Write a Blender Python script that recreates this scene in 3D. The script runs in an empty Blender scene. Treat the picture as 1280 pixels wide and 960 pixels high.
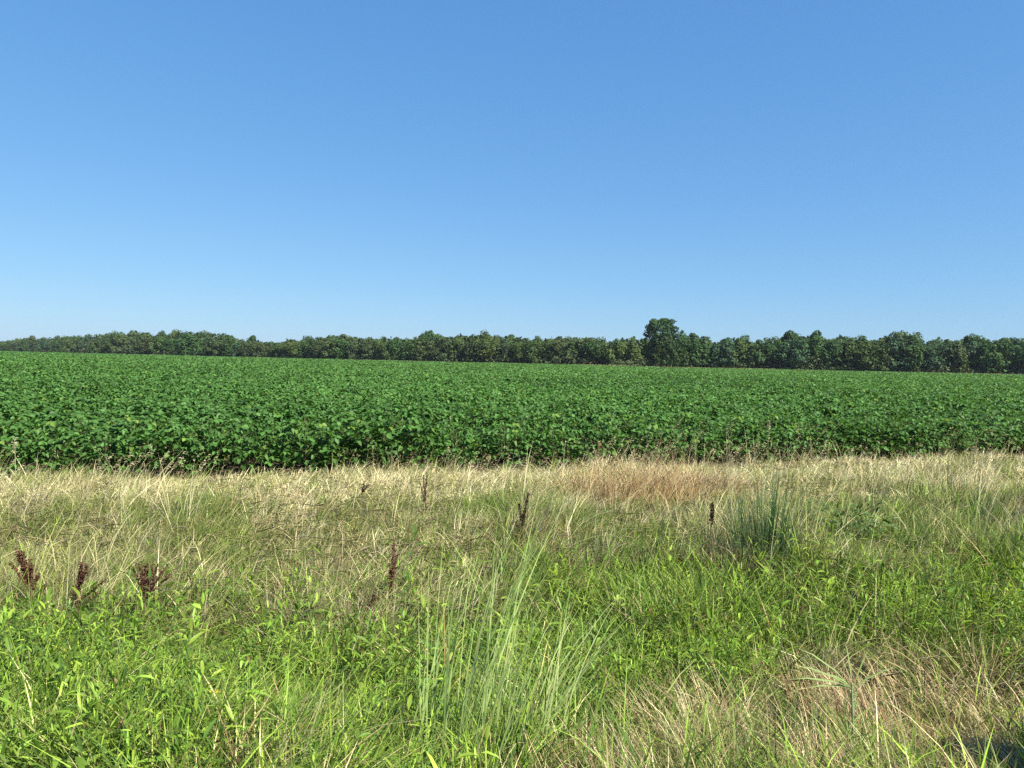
import bpy, math
import numpy as np
from mathutils import Vector, Euler, Matrix

R = math.radians
rng = np.random.default_rng(11)
sc = bpy.context.scene
COL = sc.collection

# ------------------------------------------------------------------ camera
EYE = 1.9
HAZE = .00008
F = 931.0                       # focal length in pixels of a 1280 px wide frame
PITCH, ROLL = R(1.8), R(1.22)
cam_d = bpy.data.cameras.new('camera')
cam = bpy.data.objects.new('camera', cam_d)
COL.objects.link(cam)
cam_d.sensor_width = 36.0
cam_d.lens = F / 1280 * 36
cam_d.clip_start = 0.05
cam_d.clip_end = 20000
MROT = (Matrix.Rotation(math.pi / 2 - PITCH, 3, 'X') @ Matrix.Rotation(ROLL, 3, 'Z'))
cam.matrix_world = Matrix.Translation((0, 0, EYE)) @ MROT.to_4x4()
sc.camera = cam
CR = np.array(MROT)


def project(P):
    """world points -> pixel of the 1280x960 photograph (used once, to read off where zones lie)"""
    q = (np.asarray(P, float) - np.array([0, 0, EYE])) @ CR
    d = np.maximum(-q[..., 2], 1e-3)
    return 640 + F * q[..., 0] / d, 480 - F * q[..., 1] / d


# ------------------------------------------------------------------ noise and terrain
def vnoise(x, y, s=1.0, seed=0):
    x = np.asarray(x, float) / s + seed * 17.31
    y = np.asarray(y, float) / s + seed * 9.77
    xi, yi = np.floor(x), np.floor(y)
    fx, fy = x - xi, y - yi
    fx = fx * fx * (3 - 2 * fx)
    fy = fy * fy * (3 - 2 * fy)

    def h(a, b):
        v = np.sin(a * 127.1 + b * 311.7 + seed * 74.7) * 43758.5453
        return v - np.floor(v)
    return (h(xi, yi) * (1 - fx) + h(xi + 1, yi) * fx) * (1 - fy) + (h(xi, yi + 1) * (1 - fx) + h(xi + 1, yi + 1) * fx) * fy


# the field's near edge: a line from (-7.3, 10.6) to (11.8, 16.9)
E0 = np.array([0.0, 13.05])
EU = np.array([19.1, 6.3]) / np.hypot(19.1, 6.3)
EN = np.array([-EU[1], EU[0]])


def edge_d(x, y):
    return (x - E0[0]) * EN[0] + (y - E0[1]) * EN[1]


def gz(x, y):
    x = np.asarray(x, float)
    y = np.asarray(y, float)
    near = np.clip((y - 2.7) / 1.0, 0, 1)
    dip = -0.22 * np.exp(-((y + 0.12 * x - 5.0) / 1.3) ** 2) * near
    r = np.hypot(x, y)
    lump = (vnoise(x, y, 1.1, 3) - .5) * 0.09 * np.clip(1 - r / 60, 0, 1) * near
    field = np.clip(edge_d(x, y) / 60.0, 0, 1)
    roll = (vnoise(x, y, 70, 5) - .5) * 0.25 * field
    return dip + lump + roll


def at(px, py):
    """ground point seen at a pixel of the photograph"""
    d = CR @ np.array([(px - 640) / F, -(py - 480) / F, -1.0])
    t = -EYE / d[2]
    for _ in range(12):
        p = np.array([0, 0, EYE]) + d * t
        z = float(gz(p[0], p[1]))
        t = (z - EYE) / d[2]
    p = np.array([0, 0, EYE]) + d * t
    return float(p[0]), float(p[1]), float(gz(p[0], p[1]))


# ------------------------------------------------------------------ mesh helpers
class MB:
    def __init__(self):
        self.v, self.c, self.f3, self.f4, self.n = [], [], [], [], 0
        self.m3, self.m4 = [], []

    def add(self, v, c=None, f3=None, f4=None, mat=0):
        v = np.asarray(v, float).reshape(-1, 3)
        c = np.ones((len(v), 3)) if c is None else np.broadcast_to(np.asarray(c, float), (len(v), 3))
        self.v.append(v)
        self.c.append(c)
        for f, lst, ml, k in ((f3, self.f3, self.m3, 3), (f4, self.f4, self.m4, 4)):
            if f is not None and len(f):
                f = np.asarray(f, np.int64).reshape(-1, k) + self.n
                lst.append(f)
                ml.append(np.full(len(f), mat))
        self.n += len(v)

    def mesh(self, name, mats, smooth=False):
        v = np.concatenate(self.v)
        c = np.concatenate(self.c)
        f3 = np.concatenate(self.f3) if self.f3 else np.zeros((0, 3), np.int64)
        f4 = np.concatenate(self.f4) if self.f4 else np.zeros((0, 4), np.int64)
        mi = np.concatenate(([np.concatenate(self.m3)] if self.m3 else []) + ([np.concatenate(self.m4)] if self.m4 else []))
        me = bpy.data.meshes.new(name)
        me.vertices.add(len(v))
        me.vertices.foreach_set('co', v.astype(np.float32).ravel())
        loops = np.concatenate([f3.ravel(), f4.ravel()]).astype(np.int32)
        me.loops.add(len(loops))
        me.loops.foreach_set('vertex_index', loops)
        starts = np.concatenate([np.arange(len(f3)) * 3, len(f3) * 3 + np.arange(len(f4)) * 4]).astype(np.int32)
        me.polygons.add(len(starts))
        me.polygons.foreach_set('loop_start', starts)
        me.polygons.foreach_set('material_index', mi.astype(np.int32))
        if smooth:
            me.polygons.foreach_set('use_smooth', np.ones(len(starts), bool))
        a = me.color_attributes.new('tint', 'FLOAT_COLOR', 'POINT')
        a.data.foreach_set('color', np.concatenate([c, np.ones((len(c), 1))], 1).astype(np.float32).ravel())
        for m in (mats if isinstance(mats, (list, tuple)) else [mats]):
            me.materials.append(m)
        me.update(calc_edges=True)
        me.validate()
        return me

    def build(self, name, mats, parent=None, smooth=False):
        o = bpy.data.objects.new(name, self.mesh(name, mats, smooth))
        COL.objects.link(o)
        if parent is not None:
            o.parent = parent
        return o


def tag(o, label=None, cat=None, group=None, kind=None):
    if label:
        o['label'] = label
    if cat:
        o['category'] = cat
    if group:
        o['group'] = group
    if kind:
        o['kind'] = kind
    return o


def empty(name, loc, rz=0.0):
    o = bpy.data.objects.new(name, None)
    COL.objects.link(o)
    o.location = loc
    o.rotation_euler = (0, 0, rz)
    o.empty_display_size = 0.1
    return o


def copy_tree(o, parent=None):
    c = o.copy()
    COL.objects.link(c)
    if parent is not None:
        c.parent = parent
    for ch in list(o.children):
        copy_tree(ch, c)
    return c


def unit(a):
    return a / np.maximum(np.linalg.norm(a, axis=-1, keepdims=True), 1e-9)


def blades(mb, P, H, W, yaw, lean, bend, face, C0, C1, seg=3, mat=0):
    """grass blades: rise H, lean to yaw, curl over by bend"""
    P = np.asarray(P, float)
    n = len(P)
    H, W, yaw, lean, bend, face = [np.broadcast_to(np.asarray(a, float), (n,)) for a in (H, W, yaw, lean, bend, face)]
    C0 = np.broadcast_to(np.asarray(C0, float), (n, 3))
    C1 = np.broadcast_to(np.asarray(C1, float), (n, 3))
    t = np.linspace(0, 1, seg + 1)
    dx, dy = np.cos(yaw), np.sin(yaw)
    nv = 2 * seg + 1
    V = np.zeros((n, nv, 3))
    C = np.zeros((n, nv, 3))
    sx, sy = np.cos(face), np.sin(face)
    for k, tk in enumerate(t):
        off = H * (lean * tk + bend * tk ** 2.2)
        z = H * (tk - 0.42 * bend * tk ** 2.6)
        w = W * 0.5 * (0.75 + 0.6 * tk) * (1 - tk ** 2.0)
        cx, cy, cz = P[:, 0] + dx * off, P[:, 1] + dy * off, P[:, 2] + z
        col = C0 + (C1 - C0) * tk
        if k < seg:
            V[:, 2 * k] = np.stack([cx - sx * w, cy - sy * w, cz], -1)
            V[:, 2 * k + 1] = np.stack([cx + sx * w, cy + sy * w, cz], -1)
            C[:, 2 * k] = col
            C[:, 2 * k + 1] = col
        else:
            V[:, 2 * seg] = np.stack([cx, cy, cz], -1)
            C[:, 2 * seg] = col
    base = (np.arange(n) * nv)[:, None]
    f4 = np.concatenate([base + np.array([2 * k, 2 * k + 1, 2 * k + 3, 2 * k + 2]) for k in range(seg - 1)]) if seg > 1 else None
    f3 = base + np.array([2 * seg - 2, 2 * seg - 1, 2 * seg])
    mb.add(V.reshape(-1, 3), C.reshape(-1, 3), f3, f4, mat)


def leaves(mb, P, A, N, L, W, fold, droop, C, mat=0, tipc=None, wide=.32, rib=False):
    """leaves folded along the midrib, two quads each"""
    P, A, N = np.asarray(P, float), unit(np.asarray(A, float)), np.asarray(N, float)
    n = len(P)
    L, W, fold, droop = [np.broadcast_to(np.asarray(a, float), (n,))[:, None] for a in (L, W, fold, droop)]
    C = np.broadcast_to(np.asarray(C, float), (n, 3))
    S = unit(np.cross(A, N))
    N = np.cross(S, A)
    dz = np.array([0, 0, -1.0])

    def pt(a, s, up):
        return P + A * L * a + S * W * s + N * W * fold * abs(s) * 2 * up + dz * droop * L * a * a
    if rib:
        V = np.stack([pt(0, 0, 1), pt(wide, .5, 1), pt(.72, .36, 1), pt(1, 0, 1), pt(.72, -.36, 1), pt(wide, -.5, 1), pt(wide, 0, 1), pt(.72, 0, 1)], 1)
        b = (np.arange(n) * 8)[:, None]
        mb.add(V.reshape(-1, 3), np.repeat(C, 8, 0), np.concatenate([b + np.array(q) for q in ([0, 1, 6], [0, 6, 5], [2, 3, 7], [7, 3, 4])]),
               np.concatenate([b + np.array([1, 2, 7, 6]), b + np.array([6, 7, 4, 5])]), mat)
        return
    V = np.stack([pt(0, 0, 1), pt(wide, .5, 1), pt(.72, .36, 1), pt(1, 0, 1), pt(.72, -.36, 1), pt(wide, -.5, 1)], 1)
    Cv = np.repeat(C[:, None, :], 6, 1).copy()
    if tipc is not None:
        Cv[:, 3] = tipc
    b = (np.arange(n) * 6)[:, None]
    mb.add(V.reshape(-1, 3), Cv.reshape(-1, 3), None, np.concatenate([b + np.array([0, 1, 2, 3]), b + np.array([0, 3, 4, 5])]), mat)


def tube(mb, pts, r0, r1, col, sides=5, mat=0):
    pts = np.asarray(pts, float)
    n = len(pts)
    T = unit(np.gradient(pts, axis=0))
    ref = np.where(np.abs(T[:, 2:3]) > .9, np.array([[1., 0, 0]]), np.array([[0, 0, 1.]]))
    S = unit(np.cross(T, ref))
    U = np.cross(S, T)
    r = np.linspace(r0, r1, n)
    ang = np.arange(sides) / sides * 2 * math.pi
    V = pts[:, None] + r[:, None, None] * (np.cos(ang)[None, :, None] * S[:, None] + np.sin(ang)[None, :, None] * U[:, None])
    f = []
    for k in range(n - 1):
        for j in range(sides):
            f.append([k * sides + j, k * sides + (j + 1) % sides, (k + 1) * sides + (j + 1) % sides, (k + 1) * sides + j])
    V = V.reshape(-1, 3)
    tri = [[(n - 1) * sides + j, (n - 1) * sides + (j + 1) % sides, n * sides] for j in range(sides)]
    V = np.concatenate([V, pts[-1:] + T[-1:] * r1])
    mb.add(V, col, tri, f, mat)


# ------------------------------------------------------------------ materials
def new_mat(name):
    m = bpy.data.materials.new(name)
    m.use_nodes = True
    nt = m.node_tree
    for n in list(nt.nodes):
        nt.nodes.remove(n)
    out = nt.nodes.new('ShaderNodeOutputMaterial')
    return m, nt, out


def leaf_mat(name, rough=.5, spec=.35, trans=.3, tcol=(1.25, 1.2, .55), var=.25, scale=9.0, use_object=False):
    m, nt, out = new_mat(name)
    at_ = nt.nodes.new('ShaderNodeAttribute')
    at_.attribute_name = 'tint'
    tc = nt.nodes.new('ShaderNodeTexCoord')
    nz = nt.nodes.new('ShaderNodeTexNoise')
    nz.inputs['Scale'].default_value = scale
    nz.inputs['Detail'].default_value = 2
    nt.links.new(tc.outputs['Object'], nz.inputs['Vector'])
    mr = nt.nodes.new('ShaderNodeMapRange')
    mr.inputs[1].default_value = .3
    mr.inputs[2].default_value = .7
    mr.inputs[3].default_value = 1 - var
    mr.inputs[4].default_value = 1 + var
    nt.links.new(nz.outputs[0], mr.inputs[0])
    mul = nt.nodes.new('ShaderNodeVectorMath')
    mul.operation = 'SCALE'
    nt.links.new(at_.outputs['Color'], mul.inputs[0])
    nt.links.new(mr.outputs[0], mul.inputs['Scale'])
    col = mul.outputs[0]
    if use_object:
        oi = nt.nodes.new('ShaderNodeObjectInfo')
        m2 = nt.nodes.new('ShaderNodeVectorMath')
        m2.operation = 'MULTIPLY'
        nt.links.new(col, m2.inputs[0])
        nt.links.new(oi.outputs['Color'], m2.inputs[1])
        col = m2.outputs[0]
    p = nt.nodes.new('ShaderNodeBsdfPrincipled')
    p.inputs['Roughness'].default_value = rough
    p.inputs['Specular IOR Level'].default_value = spec
    nt.links.new(col, p.inputs['Base Color'])
    tr = nt.nodes.new('ShaderNodeBsdfTranslucent')
    tm = nt.nodes.new('ShaderNodeVectorMath')
    tm.operation = 'MULTIPLY'
    nt.links.new(col, tm.inputs[0])
    tm.inputs[1].default_value = tcol
    nt.links.new(tm.outputs[0], tr.inputs['Color'])
    mx = nt.nodes.new('ShaderNodeMixShader')
    mx.inputs[0].default_value = trans
    nt.links.new(p.outputs[0], mx.inputs[1])
    nt.links.new(tr.outputs[0], mx.inputs[2])
    nt.links.new(mx.outputs[0], out.inputs['Surface'])
    return m


def plain_mat(name, col, rough=.6, spec=.3, metal=0.0, noise=.15, scale=6.0, bump=0.0):
    m, nt, out = new_mat(name)
    p = nt.nodes.new('ShaderNodeBsdfPrincipled')
    tc = nt.nodes.new('ShaderNodeTexCoord')
    nz = nt.nodes.new('ShaderNodeTexNoise')
    nz.inputs['Scale'].default_value = scale
    nz.inputs['Detail'].default_value = 6
    nt.links.new(tc.outputs['Object'], nz.inputs['Vector'])
    rp = nt.nodes.new('ShaderNodeValToRGB')
    rp.color_ramp.elements[0].position = .3
    rp.color_ramp.elements[1].position = .7
    rp.color_ramp.elements[0].color = (*[c * (1 - noise) for c in col], 1)
    rp.color_ramp.elements[1].color = (*[min(1, c * (1 + noise)) for c in col], 1)
    nt.links.new(nz.outputs[0], rp.inputs[0])
    nt.links.new(rp.outputs[0], p.inputs['Base Color'])
    p.inputs['Roughness'].default_value = rough
    p.inputs['Specular IOR Level'].default_value = spec
    p.inputs['Metallic'].default_value = metal
    if bump:
        b = nt.nodes.new('ShaderNodeBump')
        b.inputs['Strength'].default_value = bump
        nt.links.new(nz.outputs[0], b.inputs['Height'])
        nt.links.new(b.outputs[0], p.inputs['Normal'])
    nt.links.new(p.outputs[0], out.inputs['Surface'])
    return m


def ground_mat():
    m, nt, out = new_mat('soil_and_thatch')
    at_ = nt.nodes.new('ShaderNodeAttribute')
    at_.attribute_name = 'tint'
    tc = nt.nodes.new('ShaderNodeTexCoord')
    n1 = nt.nodes.new('ShaderNodeTexNoise')
    n1.inputs['Scale'].default_value = 7
    n1.inputs['Detail'].default_value = 8
    n1.inputs['Roughness'].default_value = .75
    nt.links.new(tc.outputs['Object'], n1.inputs['Vector'])
    mr = nt.nodes.new('ShaderNodeMapRange')
    mr.inputs[1].default_value = .3
    mr.inputs[2].default_value = .7
    mr.inputs[3].default_value = .55
    mr.inputs[4].default_value = 1.4
    nt.links.new(n1.outputs[0], mr.inputs[0])
    sc_ = nt.nodes.new('ShaderNodeVectorMath')
    sc_.operation = 'SCALE'
    nt.links.new(at_.outputs['Color'], sc_.inputs[0])
    nt.links.new(mr.outputs[0], sc_.inputs['Scale'])
    p = nt.nodes.new('ShaderNodeBsdfPrincipled')
    p.inputs['Roughness'].default_value = .95
    p.inputs['Specular IOR Level'].default_value = .1
    nt.links.new(sc_.outputs[0], p.inputs['Base Color'])
    b = nt.nodes.new('ShaderNodeBump')
    b.inputs['Strength'].default_value = .8
    b.inputs['Distance'].default_value = .05
    nt.links.new(n1.outputs[0], b.inputs['Height'])
    nt.links.new(b.outputs[0], p.inputs['Normal'])
    nt.links.new(p.outputs[0], out.inputs['Surface'])
    return m


M_GRASS = leaf_mat('grass_blade', rough=.55, spec=.12, trans=.3, tcol=(1.1, 1.1, .7), var=.18, scale=4)
M_DRY = leaf_mat('dry_grass_blade', rough=.6, spec=.12, trans=.25, tcol=(1.0, .95, .8), var=.15, scale=3)
M_WEED = leaf_mat('weed_leaf', rough=.42, spec=.2, trans=.35, tcol=(1.2, 1.15, .45), var=.18, scale=6)
M_SOY = leaf_mat('soybean_leaf', rough=.5, spec=.22, trans=.28, tcol=(1.3, 1.25, .5), var=.18, scale=3)
M_TREE = leaf_mat('tree_foliage', rough=.65, spec=.08, trans=.22, tcol=(1.2, 1.15, .55), var=.28, scale=.55, use_object=True)
M_BRUSH = leaf_mat('brush_foliage', rough=.7, spec=.05, trans=.2, tcol=(1.1, 1.1, .6), var=.28, scale=.4)
M_SEED = leaf_mat('seed_husk', rough=.8, spec=.15, trans=.12, tcol=(1.1, .9, .8), var=.3, scale=30)
M_BARK = plain_mat('bark', (.10, .08, .06), rough=.95, spec=.1, noise=.5, scale=9, bump=.6)
M_STEM = plain_mat('green_stem', (.10, .13, .04), rough=.6, spec=.3, noise=.3, scale=30)
M_STALK = plain_mat('dry_stalk', (.13, .075, .045), rough=.8, spec=.2, noise=.35, scale=40)
M_GROUND = ground_mat()

# ------------------------------------------------------------------ ground sheet
rad = np.concatenate([[0.0], np.linspace(.4, 26, 110), np.geomspace(26.6, 1500, 70)])
ang = np.linspace(0, 2 * math.pi, 361)[:-1]
gx = rad[:, None] * np.cos(ang)[None]
gy = rad[:, None] * np.sin(ang)[None]
gv = np.stack([gx, gy, gz(gx, gy)], -1)
ed = edge_d(gx, gy) + (vnoise(gx, gy, .7, 8) - .5) * .5
soil = np.array([.088, .062, .044])
thatch = np.array([.125, .12, .055])
green = np.array([.05, .055, .022])
k = np.clip((ed + .55) / .25, 0, 1)[..., None]
pat = np.clip(vnoise(gx, gy, 1.6, 9) * 1.6 - .4, 0, 1)[..., None]
far = np.clip((np.hypot(gx, gy) - 240) / 200, 0, 1)[..., None]
gc = (thatch * (1 - pat * .6) + green * pat * .6) * (1 - k) + soil * k
gc = gc * (1 - far) + np.array([.06, .075, .03]) * far
nr, na = gx.shape
ii, jj = np.meshgrid(np.arange(nr - 1), np.arange(na), indexing='ij')
f = np.stack([ii * na + jj, (ii + 1) * na + jj, (ii + 1) * na + (jj + 1) % na, ii * na + (jj + 1) % na], -1).reshape(-1, 4)
f3 = np.stack([np.zeros(na, int), na + np.arange(na), na + (np.arange(na) + 1) % na], -1)
mb = MB()
# a single centre vertex replaces the first ring
vv = gv.reshape(-1, 3)
mb.add(vv, gc.reshape(-1, 3), f3, f[na:])
tag(mb.build('ground', M_GROUND, smooth=True), 'brown soil and thatch under the grass strip and the crop', 'ground', kind='structure')

# road shoulder behind the camera (the photograph was taken from it)
mb = MB()
mb.add([[-60, -2.2, .004], [60, -2.2, .004], [60, 2.55, .004], [-60, 2.55, .004]], None, None, [[0, 1, 2, 3]])
mb.build('gravel_shoulder', plain_mat('gravel', (.28, .25, .21), rough=.95, spec=.1, noise=.45, scale=25, bump=.7))
tag(bpy.data.objects['gravel_shoulder'], 'pale gravel road shoulder', 'shoulder', kind='structure')
mb = MB()
mb.add([[-200, -9.2, .008], [200, -9.2, .008], [200, -2.2, .008], [-200, -2.2, .008]], None, None, [[0, 1, 2, 3]])
mb.build('road', plain_mat('asphalt', (.055, .053, .05), rough=.9, spec=.2, noise=.2, scale=30, bump=.3))
tag(bpy.data.objects['road'], 'grey asphalt country road', 'road', kind='structure')

# ------------------------------------------------------------------ soybean field
SOY = np.array([.058, .136, .028])


def soy_colors(n, bright=1.0):
    v = np.exp(rng.normal(0, .22, n)).clip(.4, 1.9)[:, None]
    c = SOY * v * bright
    y = (rng.random(n) < .03)[:, None]
    c = np.where(y, np.array([.12, .20, .035]) * rng.uniform(.7, 1.1, n)[:, None], c)
    return c


def soy_leaflets(mb, P, out_dir, size, bright=1.0, three=True):
    """trifoliate leaves: three drooping leaflets at each petiole end"""
    n = len(P)
    size = np.broadcast_to(np.asarray(size, float), (n,))
    o = unit(np.asarray(out_dir, float))
    yaw = np.arctan2(o[:, 1], o[:, 0])
    col = soy_colors(n, bright)
    tilt = rng.normal(0, .3, n)
    for j, da in enumerate((0, 1.35, -1.35) if three else (0,)):
        a = yaw + da + rng.normal(0, .2, n)
        pit = rng.normal(-.25, .4, n)
        A = np.stack([np.cos(a) * np.cos(pit), np.sin(a) * np.cos(pit), np.sin(pit)], -1)
        N = np.stack([rng.normal(.06, .38, n), rng.normal(-.12, .38, n), np.ones(n)], -1)
        s = size * rng.uniform(.8, 1.15, n)
        leaves(mb, P, A, N, s, s * .72, rng.uniform(.05, .3, n), rng.uniform(.05, .4, n),
               col * rng.uniform(.9, 1.12, n)[:, None], wide=.38)


def soy_plant_mesh(seed):
    mb_l, mb_s = MB(), MB()
    h = rng.uniform(.74, .9)
    n = 64
    t = rng.beta(1.6, 1.0, n)
    z = .10 + t * (h - .12)
    az = rng.uniform(0, 2 * math.pi, n)
    rr = (.12 + .26 * np.sin(np.clip(t, 0, 1) * math.pi * .72 + .35)) * rng.uniform(.55, 1.1, n)
    P = np.stack([rr * np.cos(az), rr * np.sin(az), z], -1)
    soy_leaflets(mb_l, P, np.stack([np.cos(az), np.sin(az), np.zeros(n)], -1), rng.uniform(.075, .11, n))
    tube(mb_s, [[0, 0, -.03], [.01, .0, h * .4], [.0, .02, h * .75], [.01, .01, h * .95]], .006, .003, (.1, .12, .04))
    for k_ in range(0, n, 2):
        zb = max(.05, z[k_] - .12)
        tube(mb_s, [[0, 0, zb], [P[k_, 0] * .5, P[k_, 1] * .5, zb + .09], P[k_]], .0025, .0015, (.1, .14, .04), 3)
    return mb_l.mesh('leaves', M_SOY), mb_s.mesh('stem', M_STEM)


protos = []
for s in range(7):
    lm, sm = soy_plant_mesh(s)
    root = empty('soybean_plant', (0, 0, 0))
    for nm, me in (('leaves', lm), ('stem', sm)):
        ch = bpy.data.objects.new(nm, me)
        COL.objects.link(ch)
        ch.parent = root
    protos.append([root, False])

ROW = .76
SOYLAB = 'leafy green soybean plant in the front rows at the edge of the dry grass'
spots = []
for row in range(3):
    d = .05 + row * ROW
    s = -11.0 + rng.uniform(0, .2)
    while s < 19:
        p = E0 + EU * s + EN * (d + rng.normal(0, .05))
        if -.72 * p[1] - .3 < p[0] < .72 * p[1] + .3:
            spots.append((p[0], p[1], row))
        s += rng.uniform(.24, .34) * (1.0 + .14 * row)
for i, (x, y, row) in enumerate(spots):
    if row == 0 and vnoise(x, y, 1.3, 21) < .0:       # the few thin places of the front row
        continue
    pr = protos[rng.integers(len(protos))]
    o = pr[0] if not pr[1] else copy_tree(pr[0])
    pr[1] = True
    o.location = (x, y, float(gz(x, y)))
    o.rotation_euler = (rng.normal(0, .06), rng.normal(0, .06), rng.uniform(0, 6.28))
    sc_ = rng.uniform(.82, 1.06) * (.84 + .3 * vnoise(x, y, 1.1, 22) if row == 0 else 1)
    o.scale = (sc_ * 1.05, sc_ * 1.05, sc_)
    tag(o, SOYLAB, 'soybean plant', 'soybean plants along the near edge of the field')
for pr in protos:
    if not pr[1]:
        for ch in list(pr[0].children):
            bpy.data.objects.remove(ch)
        bpy.data.objects.remove(pr[0])

# the rest of the crop: one closed canopy of leaves out to the trees
TL = np.array([(330, 215), (165, 240), (53, 258), (-85, 330), (-198, 400), (-412, 600), (-640, 800)], float)  # tree line, right to left


def tl_dist(x):
    """how far (y) the tree line stands at a given bearing x/y"""
    b = TL[:, 0] / TL[:, 1]
    return np.interp(x, b[::-1], TL[::-1, 1])


mb = MB()
n0 = 430000
u = rng.random(n0)
lo, hi = 9.0, 640.0
# density per area falls with the square of the distance
d = lo * (hi / lo) ** u
bx = rng.uniform(-.80, .80, n0)
x, y = bx * d, d
e = edge_d(x, y)
ok = (e > 3 * ROW - .28) & (y < tl_dist(bx) - 7)
x, y, d, e = x[ok], y[ok], d[ok], e[ok]
# keep the leaf area per ground area close to that of the near plants up to 30 m
n = len(x)
rowphase = np.cos((e / ROW) * 2 * math.pi - .4)
keep = 1 - np.clip((28 - d) / 40, 0, 1) * .35 * (rowphase < -.4)
kk = rng.random(n) < keep
x, y, d, e, rowphase = x[kk], y[kk], d[kk], e[kk], rowphase[kk]
n = len(x)
top = .80 + .055 * rowphase * np.clip(1 - d / 60, 0, 1) + (vnoise(x, y, .42, 31) - .5) * .26 + (vnoise(x, y, 2.4, 32) - .5) * .2 + (vnoise(x, y, 14, 33) - .5) * .14
dep = rng.beta(1.0, 2.6, n) * np.where(d < 40, .5, .3)
z = gz(x, y) + top - dep
size = .096 * np.maximum(d / 19.0, 1.0) ** .52 * rng.uniform(.8, 1.15, n)
az = rng.uniform(0, 2 * math.pi, n)
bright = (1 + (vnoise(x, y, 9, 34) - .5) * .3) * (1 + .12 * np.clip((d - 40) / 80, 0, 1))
P = np.stack([x, y, z], -1)
dirs = np.stack([np.cos(az), np.sin(az), np.zeros(n)], -1)
nearm = d < 60
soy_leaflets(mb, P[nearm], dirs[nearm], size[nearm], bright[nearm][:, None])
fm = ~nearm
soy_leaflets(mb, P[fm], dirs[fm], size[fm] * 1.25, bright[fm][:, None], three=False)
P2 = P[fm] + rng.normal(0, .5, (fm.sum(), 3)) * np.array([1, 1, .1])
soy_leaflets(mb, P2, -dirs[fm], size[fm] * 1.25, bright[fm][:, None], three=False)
tag(mb.build('soybean_crop', M_SOY), 'wide closed canopy of dark green soybeans reaching back to the trees', 'soybean crop', kind='stuff')

# pale grass verge along the far side of the field
mb = MB()
n = 26000
s = rng.uniform(-.82, .82, n)
yy = tl_dist(s) - rng.uniform(2.0, 7.0, n)
xx = s * yy
H = rng.uniform(.7, 1.25, n) * (.75 + .5 * vnoise(xx, yy, 25, 41))
c0 = np.where((vnoise(xx, yy, 30, 42) > .5)[:, None], np.array([.22, .22, .09]), np.array([.13, .19, .05])) * rng.uniform(.7, 1.2, n)[:, None]
blades(mb, np.stack([xx, yy, gz(xx, yy)], -1), H, rng.uniform(.15, .4, n), rng.uniform(0, 6.28, n), .15, .3, rng.uniform(-.6, .6, n), c0, c0 * 1.15, 2)
tag(mb.build('verge_grass', M_DRY), 'pale strip of uncut grass between the soybeans and the trees', 'grass', kind='stuff')

# ------------------------------------------------------------------ trees
def crown_mesh(name, lobes, nleaf, size, seed, top_bias=.55):
    """crown of many leaf clumps spread through overlapping lobes; lobes: (x, y, z, rx, rz)"""
    g = np.random.default_rng(seed)
    mbc = MB()
    L = np.array(lobes, float)
    w = L[:, 3] ** 2
    idx = g.choice(len(L), nleaf, p=w / w.sum())
    dv = unit(g.normal(size=(nleaf, 3)))
    rr = g.random(nleaf) ** .33
    rr = np.where(g.random(nleaf) < .7, .82 + .22 * g.random(nleaf), rr)
    # ragged outline
    bump = .80 + .42 * vnoise(dv[:, 0] * 3 + idx * 5, dv[:, 1] * 3 + dv[:, 2] * 3, .8, seed)
    ctr = L[idx, :3]
    P = ctr + dv * (rr * bump)[:, None] * np.stack([L[idx, 3], L[idx, 3], L[idx, 4]], -1)
    N = unit(dv + g.normal(0, .30, (nleaf, 3)) + np.array([0, 0, .25]))
    A = unit(np.cross(N, g.normal(size=(nleaf, 3))))
    s = size * g.uniform(.55, 1.3, nleaf)
    cl = (.9 + .2 * g.random(len(L)))[idx] * g.uniform(.8, 1.2, nleaf)
    hue = g.normal(0, .05, (len(L), 1))[idx]
    C = np.ones((nleaf, 3)) * cl[:, None] * (1 + hue * np.array([1, .2, -.4]))
    leaves(mbc, P - A * (s * .5)[:, None], A, N, s, s * .8, g.uniform(-.2, .3, nleaf), g.uniform(0, .3, nleaf), C)
    return mbc.mesh(name, M_TREE)


def trunk_mesh(h, r, spread, seed, nl=5):
    g = np.random.default_rng(seed)
    mbt = MB()
    tube(mbt, [[0, 0, -.3], [g.normal(0, .1), g.normal(0, .1), h * .3], [g.normal(0, .15), g.normal(0, .15), h * .6], [0, 0, h * .85]], r, r * .3, (1, 1, 1), 7)
    for k_ in range(nl):
        a = k_ * 2.4 + g.uniform(0, .6)
        z0 = h * g.uniform(.28, .6)
        q = spread * g.uniform(.6, .95)
        tube(mbt, [[0, 0, z0], [math.cos(a) * q * .45, math.sin(a) * q * .45, z0 + h * .14], [math.cos(a) * q, math.sin(a) * q, z0 + h * .24]], r * .45, r * .12, (1, 1, 1), 5)
    return mbt.mesh('trunk', M_BARK)


def rand_lobes(g, n, R_, z0, z1, rl, prof):
    L = []
    for k_ in range(n):
        t = (k_ + g.random()) / n
        z = z0 + (z1 - z0) * t
        rr = R_ * prof(t) * math.sqrt(g.random())
        a = k_ * 2.399 + g.uniform(-.5, .5)
        q = rl * g.uniform(.7, 1.2)
        L.append((rr * math.cos(a), rr * math.sin(a), z, q, q * g.uniform(.7, .95)))
    return L


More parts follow.
